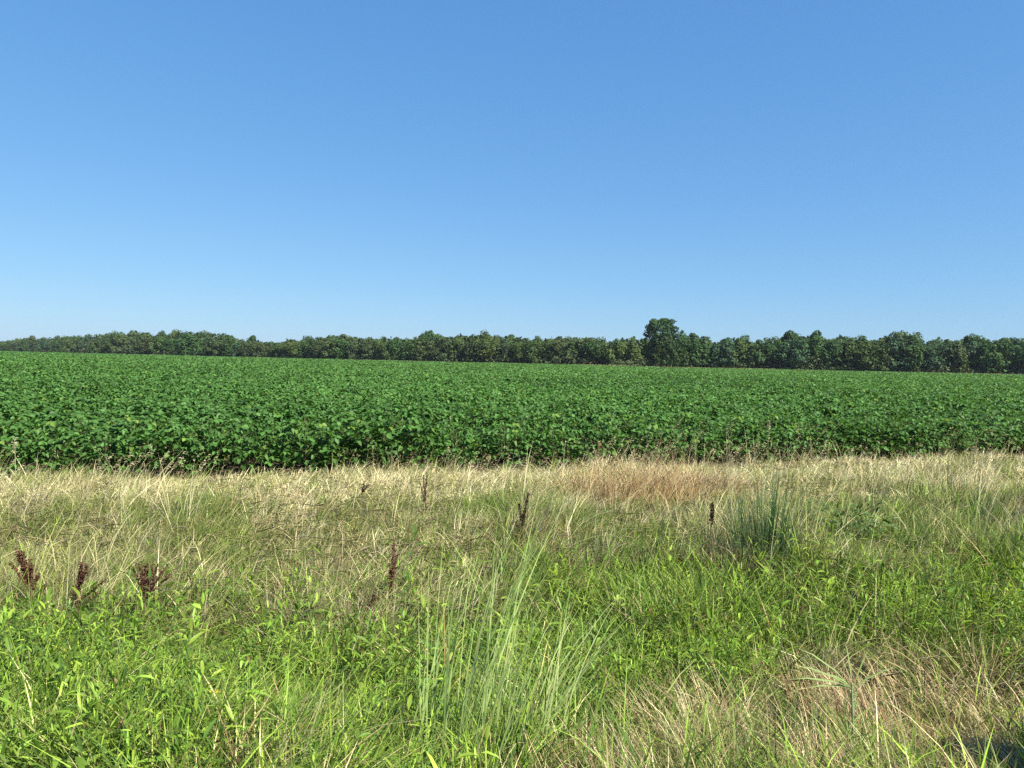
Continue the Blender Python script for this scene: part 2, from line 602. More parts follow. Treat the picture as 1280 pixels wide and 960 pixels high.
# prototypes, each about 10 m tall and branching from near the ground at the wood's edge
PROTO = {}
for shape, R_, rl, prof in (
        ('broad', 3.6, 1.75, lambda t: .75 + .45 * math.sin(t * 2.6) - .5 * t * t),
        ('rounded', 2.7, 1.55, lambda t: .7 + .5 * math.sin(t * 3.0) - .55 * t * t),
        ('narrow', 1.7, 1.25, lambda t: .9 + .25 * math.sin(t * 3.0) - .6 * t)):
    for v in range(3):
        g = np.random.default_rng(100 + v * 7 + len(shape))
        lob = rand_lobes(g, 24, R_, .9, 8.7, rl, prof)
        PROTO[(shape, v)] = (crown_mesh('crown', lob, 2300, .62, 300 + v * 11 + len(shape)), trunk_mesh(9, .22, R_ * .7, 50 + v))

COLORS = {
    'dark green': (.042, .084, .026), 'olive green': (.056, .092, .027), 'yellowish green': (.070, .104, .030),
    'brownish olive': (.060, .086, .031), 'grey green': (.060, .092, .040), 'blue green': (.046, .088, .042),
    'mid green': (.050, .100, .030),
}
used = set()


def make_tree(x, y, w, h, shape, colname, label, group=None, name='tree'):
    cm, tm = PROTO[(shape, int(rng.integers(3)))]
    root = empty(name, (x, y, float(gz(x, y))), rng.uniform(0, 6.28))
    base = {'broad': 10.0, 'rounded': 7.6, 'narrow': 5.2}[shape]
    root.scale = (w / base, w / base, h / 10.0)
    cr = bpy.data.objects.new('crown', cm)
    COL.objects.link(cr)
    cr.parent = root
    c = np.array(COLORS[colname]) * rng.uniform(.88, 1.12)
    cr.color = (*c, 1)
    tr = bpy.data.objects.new('trunk', tm)
    COL.objects.link(tr)
    tr.parent = root
    tag(root, label, 'tree', group)
    return root


# outline of the tree tops read from the photograph (1280 px frame)
TOPX = np.array([-140, -60, 0, 20, 40, 60, 75, 95, 120, 130, 155, 165, 185, 195, 200, 220, 240, 255, 270, 285, 290, 300, 306, 315, 323, 327, 345, 355, 360, 375, 385, 400, 420, 428, 440, 450, 480, 500, 515, 524, 535, 546, 560, 570, 585, 600, 610, 620, 635, 650, 660, 675, 690, 710, 730, 745, 755, 790, 800, 850, 865, 880, 900, 925, 940, 962, 972, 985, 1000, 1018, 1030, 1045, 1060, 1085, 1095, 1105, 1140, 1150, 1160, 1170, 1185, 1195, 1208, 1225, 1240, 1255, 1265, 1280, 1340, 1420])
TOPY = np.array([427, 427, 428, 424, 421, 423, 421, 420, 418, 416, 415, 413, 414, 418, 416, 413, 413, 415, 416, 416, 420, 424, 426, 419, 426, 427, 428, 426, 422, 425, 420, 421, 418, 417, 421, 421, 421, 421, 421, 419, 413, 416, 420, 417, 419, 415, 415, 418, 417, 420, 423, 422, 419, 421, 420, 420, 423, 421, 423, 419, 416, 422, 421, 418, 424, 421, 419, 412, 418, 412, 420, 416, 420, 421, 424, 416, 416, 425, 424, 421, 425, 422, 418, 421, 424, 419, 418, 419, 418, 420])


TOPY = TOPY - np.where(TOPX < 300, 1.6, .8)


def hor(px):
    return 480 - F * math.tan(PITCH) + (px - 640) * math.tan(ROLL)


def place(px, back=0.0):
    """point on the tree line (or some metres behind it) at the bearing of pixel column px"""
    b = math.tan(math.atan((px - 640) / F))
    y = float(tl_dist(b)) + back
    return b * y, y


SECT = [
    (-150, 150, 'far left end of the treeline'),
    (150, 300, 'tall stand left of the gap'),
    (300, 395, 'low gap in the left half'),
    (395, 520, 'right of the low treeline gap'),
    (520, 660, 'near the round-topped middle tree'),
    (660, 800, 'left of the big lone tree'),
    (850, 960, 'right of the big lone tree'),
    (960, 1090, 'by the pair of knobbly treetops'),
    (1090, 1200, 'by the flat-topped pale tree'),
    (1200, 1440, 'far right end of the treeline'),
]
SECT_COLS = {
    0: ['grey green', 'olive green', 'brownish olive', 'mid green', 'dark green'],
    1: ['grey green', 'dark green', 'olive green', 'mid green', 'brownish olive'],
    2: ['brownish olive', 'olive green', 'grey green', 'mid green', 'yellowish green'],
    3: ['brownish olive', 'grey green', 'olive green', 'dark green', 'mid green'],
    4: ['brownish olive', 'grey green', 'olive green', 'dark green', 'yellowish green'],
    5: ['olive green', 'brownish olive', 'dark green', 'yellowish green', 'grey green'],
    6: ['dark green', 'olive green', 'blue green', 'yellowish green', 'mid green'],
    7: ['dark green', 'blue green', 'mid green', 'olive green', 'brownish olive'],
    8: ['olive green', 'dark green', 'mid green', 'brownish olive', 'blue green'],
    9: ['mid green', 'dark green', 'blue green', 'olive green', 'yellowish green'],
}


def sect(px):
    for i_, (a, b, t) in enumerate(SECT):
        if a <= px < b:
            return i_, t
    return None, None


def pick(si, rowword, shapes):
    cand = [(c, s) for c in SECT_COLS[si] for s in shapes if (si, rowword, c, s) not in used]
    if not cand:
        cand = [(c, s) for c in COLORS for s in ('broad', 'rounded', 'narrow') if (si, rowword, c, s) not in used]
    if not cand:
        cand = [(c, s) for c in COLORS for s in ('broad', 'rounded', 'narrow')]
    wts = np.array([1.0 / (1 + (SECT_COLS[si].index(c) if c in SECT_COLS[si] else 6)) for c, s in cand])
    c, s = cand[int(rng.choice(len(cand), p=wts / wts.sum()))]
    used.add((si, rowword, c, s))
    return c, s


# front row: the lower rank of trees facing the field
px = -120.0
while px < 1410:
    si, txt = sect(px)
    x, y = place(px, rng.uniform(-2.5, 3))
    if si is not None:
        col, shp = pick(si, 'front', ['broad', 'rounded', 'narrow'] if px > 650 else ['broad', 'rounded'])
        toph = EYE + (hor(px) - np.interp(px, TOPX, TOPY)) * y / F
        fr = rng.uniform(.80, .95) if px > 300 else rng.uniform(.66, .86)
        h = toph * fr
        w = h * {'broad': 1.15, 'rounded': .92, 'narrow': .66}[shp] * rng.uniform(.85, 1.1)
        sz = 'low' if fr < .84 else 'mid-height'
        make_tree(x, y, w, h, shp, col, f'{sz} {shp} {col} tree in front, {txt}', 'front rank of trees beyond the field')
        px += w * F / y * rng.uniform(.46, .62)
    else:
        px += 8
# back row: the taller crowns that make the skyline
SPECIAL = {535: ('rounded', 'dark green', 'round-topped dark tree standing above the middle of the treeline', 30),
           605: ('rounded', 'olive green', 'light olive treetop rising right of the round-topped tree', 22),
           315: ('narrow', 'dark green', 'small lone treetop in the low gap of the treeline', 16),
           428: ('narrow', 'grey green', 'greyish sparse treetop right of the treeline gap', 16),
           985: ('narrow', 'dark green', 'left one of two knobbly dark treetops right of the big lone tree', 24),
           1018: ('narrow', 'blue green', 'right one of two knobbly dark treetops right of the big lone tree', 24),
           1122: ('broad', 'grey green', 'flat-topped pale green tree above the right of the treeline', 46),
           1208: ('narrow', 'dark green', 'small dark treetop left of the right end of the treeline', 18),
           865: ('narrow', 'dark green', 'pointed dark treetop directly right of the big lone tree', 20)}
for pxs, (shp, col, lab, wp) in SPECIAL.items():
    x, y = place(pxs, rng.uniform(9, 14))
    h = EYE + (hor(pxs) - np.interp(pxs, TOPX, TOPY)) * y / F
    make_tree(x, y, wp * y / F * 1.05, h * 1.03, shp, col, lab, name='tree')
px = -130.0
while px < 1420:
    si, txt = sect(px)
    x, y = place(px, rng.uniform(8, 20))
    if si is not None and min(abs(px - q) for q in SPECIAL) > 7:
        col, shp = pick(si, 'back', ['rounded', 'broad', 'narrow'])
        if px > 300:
            col = col
        topy = np.interp(px, TOPX, TOPY)
        h = (EYE + (hor(px) - topy) * y / F) * rng.uniform(.93, 1.05)
        w = h * {'broad': .82, 'rounded': .62, 'narrow': .42}[shp] * rng.uniform(.85, 1.1)
        make_tree(x, y, w, h, shp, col, f'tall {shp} {col} tree behind, {txt}', 'taller trees behind the front rank')
        px += w * F / y * rng.uniform(.66, .95)
    else:
        px += 7

# the big tree that stands forward of the wood
bx_, by_ = place(826, -14)
g = np.random.default_rng(77)
HB = EYE + (hor(826) - 397.5) * by_ / F
BW = 52 * by_ / F
lob = []
for k_ in range(60):
    t = (k_ + g.random()) / 60
    z = .10 * HB + t * (HB * .93 - .10 * HB)
    prof = 1.05 if t < .6 else 1.05 - .5 * (t - .6) / .4
    a = k_ * 2.399
    rr = BW * .5 * prof * g.random() ** .35 * .80
    q = g.uniform(1.0, 1.75) * BW / 14
    lob.append((rr * math.cos(a) + .04 * BW * math.sin(t * 5), rr * math.sin(a), z, q, q * .8))
lob += [(-.18 * BW, 0, HB * .93, .10 * BW, .75), (.05 * BW, .2, HB * .955, .13 * BW, .75), (.2 * BW, -.3, HB * .93, .1 * BW, .8), (.30 * BW, 0, HB * .80, .1 * BW, .9), (-.30 * BW, 0, HB * .8, .1 * BW, .9), (.47 * BW, 0, HB * .74, .05 * BW, .5)]
bt = empty('big_tree', (bx_, by_, float(gz(bx_, by_))))
cm = crown_mesh('crown', lob, 9000, .55, 501)
o = bpy.data.objects.new('crown', cm)
COL.objects.link(o)
o.parent = bt
o.color = (.042, .080, .028, 1)
o = bpy.data.objects.new('trunk', trunk_mesh(HB * .9, .5, BW * .38, 502, 9))
COL.objects.link(o)
o.parent = bt
tag(bt, 'big dark green lone tree standing forward of and above the treeline', 'tree')

# brush at the foot of the wood and the closed wood behind it
mb = MB()
n = 42000
s = rng.uniform(-.85, .85, n)
yy = tl_dist(s) + rng.uniform(-3.5, 4, n)
xx = s * yy
hh = (1.5 + 3.2 * vnoise(xx, yy, 9, 51) * vnoise(xx, yy, 3, 52) * 1.6)
z = gz(xx, yy) + rng.random(n) ** .8 * hh
hue = vnoise(xx, yy, 16, 53)[:, None]
c = np.array([.080, .092, .044]) * hue + np.array([.052, .084, .030]) * (1 - hue)
rust = (vnoise(xx, yy, 7, 54) > .9)[:, None]
c = np.where(rust, np.array([.085, .066, .036]), c) * rng.uniform(.6, 1.35, n)[:, None]
N = unit(rng.normal(size=(n, 3)) + np.array([0, -.4, .6]))
A = unit(np.cross(N, rng.normal(size=(n, 3))))
leaves(mb, np.stack([xx, yy, z], -1), A, N, rng.uniform(.5, 1.1, n), rng.uniform(.4, .9, n), .1, .2, c)
tag(mb.build('undergrowth', M_BRUSH), 'low brush and brambles along the foot of the trees', 'undergrowth', kind='stuff')

mb = MB()
n = 60000
s = rng.uniform(-.9, .9, n)
yy = tl_dist(s) + rng.uniform(12, 34, n)
xx = s * yy
ppx = 640 + F * s
hh = (EYE + (hor(0) + ppx * math.tan(ROLL) - np.interp(ppx, TOPX, TOPY)) * yy / F) * (.76 + .18 * vnoise(xx, yy, 11, 61))
z = gz(xx, yy) + rng.random(n) ** .8 * hh
c = np.array([.050, .080, .030]) * rng.uniform(.7, 1.2, n)[:, None]
N = unit(rng.normal(size=(n, 3)) + np.array([0, -.3, .6]))
A = unit(np.cross(N, rng.normal(size=(n, 3))))
leaves(mb, np.stack([xx, yy, z], -1), A, N, rng.uniform(.8, 1.9, n), rng.uniform(.7, 1.5, n), .1, .2, c)
tag(mb.build('forest', M_BRUSH), 'dark depth of the wood behind the treeline', 'forest', kind='stuff')

# ------------------------------------------------------------------ the grass strip
TAN = np.array([.46, .40, .21])
PALE = np.array([.60, .545, .33])
BROWN = np.array([.25, .17, .09])
GREY = np.array([.30, .27, .18])
OLIVE = np.array([.22, .24, .075])
GREEN = np.array([.135, .215, .038])
BRIGHT = np.array([.20, .30, .040])
LIME = np.array([.25, .31, .07])
DEEP = np.array([.065, .125, .026])


def scatter(n, y0, y1, side=.76, extra=.6, power=1.0):
    """ground points in the visible wedge, evenly per screen area when power is 1"""
    d = (1 / rng.uniform(1 / y1 ** power, 1 / y0 ** power, n)) ** (1 / power)
    b = rng.uniform(-1, 1, n) * (side + extra / d)
    x = b * d
    return x, d


def zones(x, y):
    X, Y = project(np.stack([x, y, gz(x, y)], -1))
    nz = (vnoise(x, y, .9, 71) - .5) * 60 + (vnoise(x, y, .3, 72) - .5) * 26
    Yn = Y + nz * np.clip((Y - 560) / 160, .25, 1.3)
    lim_green = np.interp(X, [0, 200, 330, 480, 560, 700, 900, 1280], [800, 815, 835, 800, 765, 720, 725, 735])
    lim_tanbot = np.interp(X, [0, 520, 640, 760, 900, 1100, 1280], [1400, 1300, 990, 905, 850, 850, 835])
    green_ = Yn > lim_green
    tanb = Yn > lim_tanbot
    top = Yn < np.interp(X, [0, 300, 640, 900, 1280], [655, 640, 640, 640, 625])
    return X, Y, green_, tanb, top


def pickcol(cols, probs, n):
    idx = rng.choice(len(cols), n, p=np.array(probs) / sum(probs))
    return np.array(cols)[idx] * rng.uniform(.78, 1.22, n)[:, None]


# --- dry grass
def tufted(mb, ntuft, y0, y1, per, keepfn, palfn, hfn, wfn, rad, power=.75, lean=.35, bend=.4, wind=None, side=.76, jit=.28, seg=3):
    """tufts of blades that share a colour and spread from one root, the way bunch grass grows"""
    x, y = scatter(ntuft, y0, y1, side=side, power=power)
    ok = keepfn(x, y)
    x, y = x[ok], y[ok]
    n = len(x)
    c = palfn(x, y)
    h = hfn(x, y)
    r = rad * rng.uniform(.5, 1.5, n)
    k_ = rng.poisson(per, n).clip(2, None)
    i_ = np.repeat(np.arange(n), k_)
    N = len(i_)
    a = rng.uniform(0, 6.28, N)
    q = r[i_] * np.sqrt(rng.random(N))
    bx, by = x[i_] + q * np.cos(a), y[i_] + q * np.sin(a)
    rel = q / r[i_]
    yaw = a + rng.normal(0, .5, N)
    if wind is not None:
        yaw = np.where(rng.random(N) < .45, rng.normal(wind, .5, N), yaw)
    cc = c[i_] * np.exp(rng.normal(0, jit, N))[:, None].clip(.45, 1.8)
    H = h[i_] * rng.uniform(.55, 1.1, N)
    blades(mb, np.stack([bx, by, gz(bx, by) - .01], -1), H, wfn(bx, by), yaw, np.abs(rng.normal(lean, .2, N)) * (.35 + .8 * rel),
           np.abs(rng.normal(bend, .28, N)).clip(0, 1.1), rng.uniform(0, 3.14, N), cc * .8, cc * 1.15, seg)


def keep_dry(x, y):
    e = edge_d(x, y)
    X, Y, gr, tb, top = zones(x, y)
    return (e < -.38 + (vnoise(x, y, .8, 75) - .55) * 1.0) & (~gr | tb)


def pal_dry(x, y):
    X, Y, gr, tb, top = zones(x, y)
    n = len(x)
    pk = (vnoise(x, y, .9, 76) > .56)[:, None]
    ctop = pickcol([TAN, PALE, OLIVE, BROWN, GREEN], [.38, .28, .24, .03, .07], n)
    ctop_g = pickcol([OLIVE, TAN, PALE, GREEN, LIME], [.34, .24, .22, .10, .10], n)
    cmid = pickcol([TAN, GREY, OLIVE, GREEN, BROWN, PALE, DEEP], [.12, .10, .40, .19, .06, .04, .09], n) * .86
    cmid_g = pickcol([OLIVE, GREEN, TAN, LIME, DEEP], [.36, .30, .08, .08, .18], n) * .88
    cleft = pickcol([TAN, PALE, GREY, OLIVE, GREEN, BROWN], [.22, .08, .14, .40, .11, .05], n) * .92
    lf = (X < 560 + 160 * (vnoise(x, y, 1.3, 74) - .5))[:, None] & (rng.random(n)[:, None] < .5)
    return np.where(top[:, None], np.where(pk, ctop_g, ctop), np.where(lf, np.where(pk, cmid, cleft), np.where(pk, cmid_g, cmid)))


def h_dry(x, y):
    e = edge_d(x, y)
    X, Y, gr, tb, top = zones(x, y)
    h = rng.uniform(.15, .38, len(x)) * (.55 + .9 * vnoise(x, y, 1.2, 77)) * np.where((X > 620) & ~top, 1.15, .88)
    return h * np.clip(.5 + .4 * (-e - .2) + .7 * (vnoise(x, y, 1.6, 78) > .55), .45, 1.15)


w_dry = lambda x, y: rng.uniform(.0045, .0095, len(x)) * np.clip(y / 8, .85, 1.7)
mb = MB()
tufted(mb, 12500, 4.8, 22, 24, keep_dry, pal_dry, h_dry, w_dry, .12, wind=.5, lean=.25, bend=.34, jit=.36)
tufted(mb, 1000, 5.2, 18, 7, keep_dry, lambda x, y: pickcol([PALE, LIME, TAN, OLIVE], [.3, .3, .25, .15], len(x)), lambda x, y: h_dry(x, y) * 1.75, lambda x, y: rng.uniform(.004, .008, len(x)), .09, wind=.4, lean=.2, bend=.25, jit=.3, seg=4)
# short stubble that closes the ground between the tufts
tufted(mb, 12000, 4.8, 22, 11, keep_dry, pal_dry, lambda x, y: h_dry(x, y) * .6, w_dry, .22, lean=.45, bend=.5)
# fallen thatch lying between the blades
n = 26000
x, y = scatter(n, 4.5, 20, power=.75)
e = edge_d(x, y)
X, Y, gr, tb, top = zones(x, y)
ok = (e < -.5) & (~gr | tb)
x, y = x[ok], y[ok]
n = len(x)
c = pickcol([GREY, TAN, BROWN, OLIVE], [.25, .3, .12, .33], n) * .95
a = rng.uniform(0, 6.28, n)
pit = rng.normal(.12, .25, n)
A = np.stack([np.cos(a) * np.cos(pit), np.sin(a) * np.cos(pit), np.sin(pit)], -1)
P = np.stack([x, y, gz(x, y) + rng.uniform(.02, .2, n)], -1)
leaves(mb, P, A, np.stack([rng.normal(0, .4, n), rng.normal(0, .4, n), np.ones(n)], -1), rng.uniform(.1, .28, n), rng.uniform(.004, .008, n), .2, .15, c)
# thin seeded stems standing above the rest
n = 9500
x, y = scatter(n, 7.5, 21, power=.4)
e = edge_d(x, y)
dens = vnoise(x, y, 1.4, 79)
ok = (e < .05) & (e > -4.0) & (dens > .38) & (rng.random(n) < np.where((x > 1.2) & (x < 6.5), .8, .38))
x, y = x[ok], y[ok]
n = len(x)
H = rng.uniform(.32, .66, n) * (1 + .3 * (x > 1.5)) * (.75 + .5 * vnoise(x, y, 1.0, 80))
c = pickcol([PALE, TAN, OLIVE], [.5, .3, .2], n)
yaw = rng.normal(.3, 1.0, n)
lean = np.abs(rng.normal(.15, .15, n))
blades(mb, np.stack([x, y, gz(x, y)], -1), H, .004, yaw, lean, .25, rng.uniform(0, 3.14, n), c * .9, c, 3)
for k_ in range(7):
    q = rng.uniform(0, 1, n)
    tp = np.stack([x + np.cos(yaw) * H * (lean + .25 - .16 * q), y + np.sin(yaw) * H * (lean + .25 - .16 * q), gz(x, y) + H * (.895 - .17 * q)], -1)
    A = np.stack([np.cos(yaw) * .7 + rng.normal(0, .35, n), np.sin(yaw) * .7 + rng.normal(0, .35, n), rng.uniform(.2, 1.2, n)], -1)
    leaves(mb, tp, A, rng.normal(size=(n, 3)), rng.uniform(.025, .06, n), rng.uniform(.003, .006, n), .2, .6, c * 1.05)
tag(mb.build('dry_grass', M_DRY), 'tan and olive summer grass between the weeds and the soybeans', 'grass', kind='stuff')

# --- green grass in front
def keep_green(x, y):
    X, Y, gr, tb, top = zones(x, y)
    wd = ((X < 420) & (Y > 800) & (Y < 930)) | ((X > 960) & (Y > 735) & (Y < 840))
    return ((gr & ~tb) & ~(wd & (rng.random(len(x)) < .5))) | ((rng.random(len(x)) < np.where(X < 560, .03, np.where(tb, .07, .09))) & ~top)


def pal_green(x, y):
    n = len(x)
    pn = vnoise(x, y, .55, 81)[:, None]
    return np.where(pn > .5, pickcol([BRIGHT, GREEN, OLIVE, DEEP, TAN], [.48, .24, .12, .1, .06], n), pickcol([GREEN, DEEP, BRIGHT, OLIVE, TAN, BROWN], [.28, .22, .26, .12, .07, .05], n))


def h_green(x, y):
    X, Y, gr, tb, top = zones(x, y)
    return rng.uniform(.20, .50, len(x)) * (.55 + .9 * vnoise(x, y, .8, 82)) * np.where(gr, 1, .7)


mb = MB()
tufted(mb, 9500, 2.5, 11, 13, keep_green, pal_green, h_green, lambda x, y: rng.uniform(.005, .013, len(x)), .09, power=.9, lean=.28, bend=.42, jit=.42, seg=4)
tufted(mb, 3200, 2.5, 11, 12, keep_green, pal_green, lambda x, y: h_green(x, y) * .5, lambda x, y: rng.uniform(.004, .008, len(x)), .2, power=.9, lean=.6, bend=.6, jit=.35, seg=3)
tag(mb.build('green_grass', M_GRASS), 'lush bright green grass in the near ditch', 'grass', kind='stuff')

# --- brown standing straw at the lower right
STRAW = np.array([.44, .345, .19])
RED = np.array([.31, .20, .12])


def keep_straw(x, y):
    X, Y, gr, tb, top = zones(x, y)
    return tb | ((X > 820) & (Y > 790) & (rng.random(len(x)) < .12))


def pal_straw(x, y):
    n = len(x)
    X, Y = project(np.stack([x, y, gz(x, y)], -1))
    pn = (vnoise(x, y, .45, 86) - .04 * (Y > 930))[:, None]
    return np.where(pn > .40, pickcol([STRAW, RED, PALE, BROWN, OLIVE], [.38, .12, .18, .2, .12], n), pickcol([OLIVE, GREEN, DEEP, STRAW, BROWN], [.32, .22, .18, .16, .12], n))


mb = MB()
tufted(mb, 3000, 2.5, 8, 16, keep_straw, pal_straw, lambda x, y: rng.uniform(.14, .40, len(x)) * (.65 + .7 * vnoise(x, y, .5, 87)) * np.where((x > 1.9) & (y < 4.1), .5, 1), lambda x, y: rng.uniform(.003, .0065, len(x)), .1, power=.9, lean=.35, bend=.35, wind=2.2, jit=.32)
tufted(mb, 2200, 2.5, 8, 12, keep_straw, pal_straw, lambda x, y: rng.uniform(.08, .2, len(x)), lambda x, y: rng.uniform(.003, .006, len(x)), .2, power=.9, lean=.8, bend=.6, jit=.35)
tag(mb.build('straw_grass', M_DRY), 'brown straw-like dead grass mixed with short green at the lower right', 'grass', kind='stuff')


# --- leafy weeds (lance-shaped leaves on upright stems)
def weed_stems(mbl, mbs, x, y, h, nleaf, llen, cols):
    n = len(x)
    z0 = gz(x, y)
    yaw0 = rng.uniform(0, 6.28, n)
    la = np.abs(rng.normal(.15, .15, n))
    wid = rng.choice([.09, .12, .17, .24], n, p=[.3, .4, .22, .08])
    blades(mbs, np.stack([x, y, z0], -1), h, .006, yaw0, la, .1, rng.uniform(0, 3.14, n), np.array([.15, .13, .05]), np.array([.12, .19, .05]), 3)
    for k_ in range(nleaf):
        t = .18 + .82 * (k_ + rng.random(n) * .6) / nleaf
        P = np.stack([x + np.cos(yaw0) * h * (la * t + .1 * t ** 2.2), y + np.sin(yaw0) * h * (la * t + .1 * t ** 2.2), z0 + h * t * .97], -1)
        a = yaw0 + k_ * 2.4 + rng.normal(0, .3, n)
        up = rng.normal(.55, .35, n) + .5 * (t > .85)
        A = np.stack([np.cos(a) * np.cos(up), np.sin(a) * np.cos(up), np.sin(up)], -1)
        N = np.stack([-np.cos(a) * np.sin(up), -np.sin(a) * np.sin(up), np.cos(up)], -1) + rng.normal(0, .25, (n, 3))
        L = llen * rng.uniform(.55, 1.25, n) * (1.1 - .35 * t)
        cc = cols * np.exp(rng.normal(0, .22, n))[:, None]
        u_ = rng.random(n)[:, None] + .03 * (t[:, None] > .5)
        cc = np.where(u_ < .03, np.array([.36, .33, .07]), np.where(u_ < .042, np.array([.20, .11, .06]), cc))
        ok_ = rng.random(n) < .86
        leaves(mbl, P[ok_], A[ok_], N[ok_], L[ok_], (L * wid * rng.uniform(.8, 1.2, n))[ok_], rng.uniform(.1, .45, n)[ok_], rng.uniform(.05, .6, n)[ok_], cc[ok_], rib=True)


mb, mbs = MB(), MB()
# three patches: left foreground, centre right band, right band
n0 = 9500
x, y = scatter(n0, 2.6, 9, side=.74, extra=.5, power=.9)
X, Y = project(np.stack([x, y, gz(x, y)], -1))
nz = (vnoise(x, y, .7, 91) - .5) * 90
wl = (X < 560) & (Y > 785 + nz * .8) & (rng.random(n0) < np.clip(vnoise(x, y, .6, 92) * 2.2 - .35 + .3 * (X < 260) - .35 * (Y > 900), .08, .9))
wr = (X > 940) & (Y > 722 + nz * .5) & (Y < 850 + nz * .5) & (rng.random(n0) < .8)
wc = (X > 470) & (X <= 960) & (Y > 735 + nz * .3) & (Y < 900) & (rng.random(n0) < np.clip(vnoise(x, y, .5, 93) * 1.6 - .4, 0, .6))
ok = wl | wr | wc
x, y, X = x[ok], y[ok], X[ok]
n = len(x)
cols = pickcol([(.140, .240, .030), (.225, .325, .042), (.080, .150, .028)], [.44, .32, .24], n)
weed_stems(mb, mb, x, y, rng.uniform(.2, .56, n) * (.7 + .65 * vnoise(x, y, .6, 95)), 14, rng.uniform(.07, .15, n), cols)
tag(mb.build('weeds', M_WEED), 'bright green leafy weeds with lance-shaped leaves in the foreground', 'weeds', kind='stuff')


# ------------------------------------------------------------------ single plants
def clump(name, pxy, n, h, spread, w, cols, lean, bend, label, cat, mats, group=None, wind=None, rest='blades', seg=5, tangle=False):
    x0, y0, z0 = at(*pxy)
    root = empty(name, (x0, y0, z0))
    m = MB()
    a = rng.uniform(0, 6.28, n)
    r = spread * rng.random(n) ** .7
    px_, py_ = r * np.cos(a), r * np.sin(a) * .7
    yaw = a + rng.normal(0, .5, n) if wind is None else rng.normal(wind, .7, n)
    H = h * rng.uniform(.4, 1.05, n) * (1 - .45 * (r / spread) ** 2)
    if tangle:
        H = H * np.where(rng.random(n) < .06, 1.35, 1.0) * (.6 + .8 * vnoise(x0 + px_, y0 + py_, .35, 66))
        yaw = rng.normal(.4, 1.5, n)
    c = pickcol(cols[0], cols[1], n)
    blades(m, np.stack([px_, py_, gz(x0 + px_, y0 + py_) - z0 - .01], -1), H, w * rng.uniform(.6, 1.2, n), yaw, np.abs(rng.normal(lean, lean * .6, n)), np.abs(rng.normal(bend, bend * .7, n)), rng.normal(0, .6, n), c * .85, c * 1.1, seg)
    m.build(rest, mats, root)
    tag(root, label, cat, group)
    return root


REED = ([(.27, .36, .12), (.22, .32, .095), (.38, .44, .18), (.50, .43, .17)], [.4, .3, .22, .08])
clump('tall_grass_clump', (588, 975), 105, 1.42, .44, .008, REED, .15, .12,
      'tall pale green grass clump with long straight blades at the bottom centre', 'grass clump', M_GRASS, wind=.35)
clump('tall_grass_clump', (655, 945), 60, 1.0, .25, .007, REED, .3, .2,
      'slanting pale grass tuft leaning right beside the tallest clump', 'grass clump', M_GRASS, wind=.2)
RUSH = ([(.06, .115, .045), (.04, .085, .036), (.12, .18, .075)], [.5, .35, .15])
rush = clump('rush_clump', (957, 716), 340, 1.08, .29, .0075, RUSH, .09, .10,
             'dense dark blue-green rush clump standing upright in the grass', 'rush clump', M_GRASS)
clump('grass_tuft', (325, 975), 110, .50, .26, .010, REED, .35, .2,
      'grey-green arching grass tuft at the bottom left of centre', 'grass tuft', M_GRASS, wind=.5)
clump('grass_tuft', (60, 985), 90, .42, .34, .009, ([(.22, .27, .10), (.16, .22, .07), (.38, .34, .16)], [.4, .35, .25]), .3, .3,
      'spiky pale grass tuft in the bottom left corner', 'grass tuft', M_GRASS)
RUST = ([(.33, .215, .10), (.43, .32, .165), (.23, .14, .07), (.50, .42, .23)], [.4, .25, .2, .15])
clump('rusty_grass_clump', (790, 634), 1150, .90, 1.05, .007, RUST, .26, .35,
      'rust-brown tall dry grass clump beside the soybean edge', 'grass clump', M_DRY, tangle=True)
clump('rusty_grass_clump', (722, 622), 300, .52, .5, .009, RUST, .3, .3,
      'smaller reddish dry grass clump left of the rust-brown one', 'grass clump', M_DRY)
clump('rusty_grass_clump', (872, 622), 1000, .66, .95, .008, ([(.40, .29, .16), (.31, .20, .10), (.5, .43, .26)], [.4, .3, .3]), .3, .4,
      'orange-tan dry grass clump right of the rust-brown one', 'grass clump', M_DRY)
clump('pale_grass_clump', (1190, 622), 460, .55, .8, .008, ([PALE, TAN, (.5, .38, .25)], [.5, .3, .2]), .5, .5,
      'pale feathery grass clump flopping right near the right edge', 'grass clump', M_DRY, wind=.3)
clump('straw_tuft', (1235, 868), 130, .52, .26, .007, ([(.38, .26, .14), (.28, .16, .09), (.48, .40, .22)], [.4, .3, .3]), .25, .2,
      'tall brown straw tuft near the right edge of the foreground', 'grass tuft', M_DRY)
clump('straw_tuft', (1100, 915), 120, .45, .28, .007, ([(.42, .30, .17), (.32, .18, .10), (.5, .42, .25)], [.4, .3, .3]), .3, .25,
      'brown straw tuft beside the blue-green stalk at lower right', 'grass tuft', M_DRY, wind=2.2)
clump('straw_tuft', (855, 935), 110, .40, .28, .007, ([(.44, .35, .19), (.34, .22, .12), (.5, .44, .26)], [.4, .3, .3]), .35, .3,
      'tan straw tuft right of the tallest green clump', 'grass tuft', M_DRY)


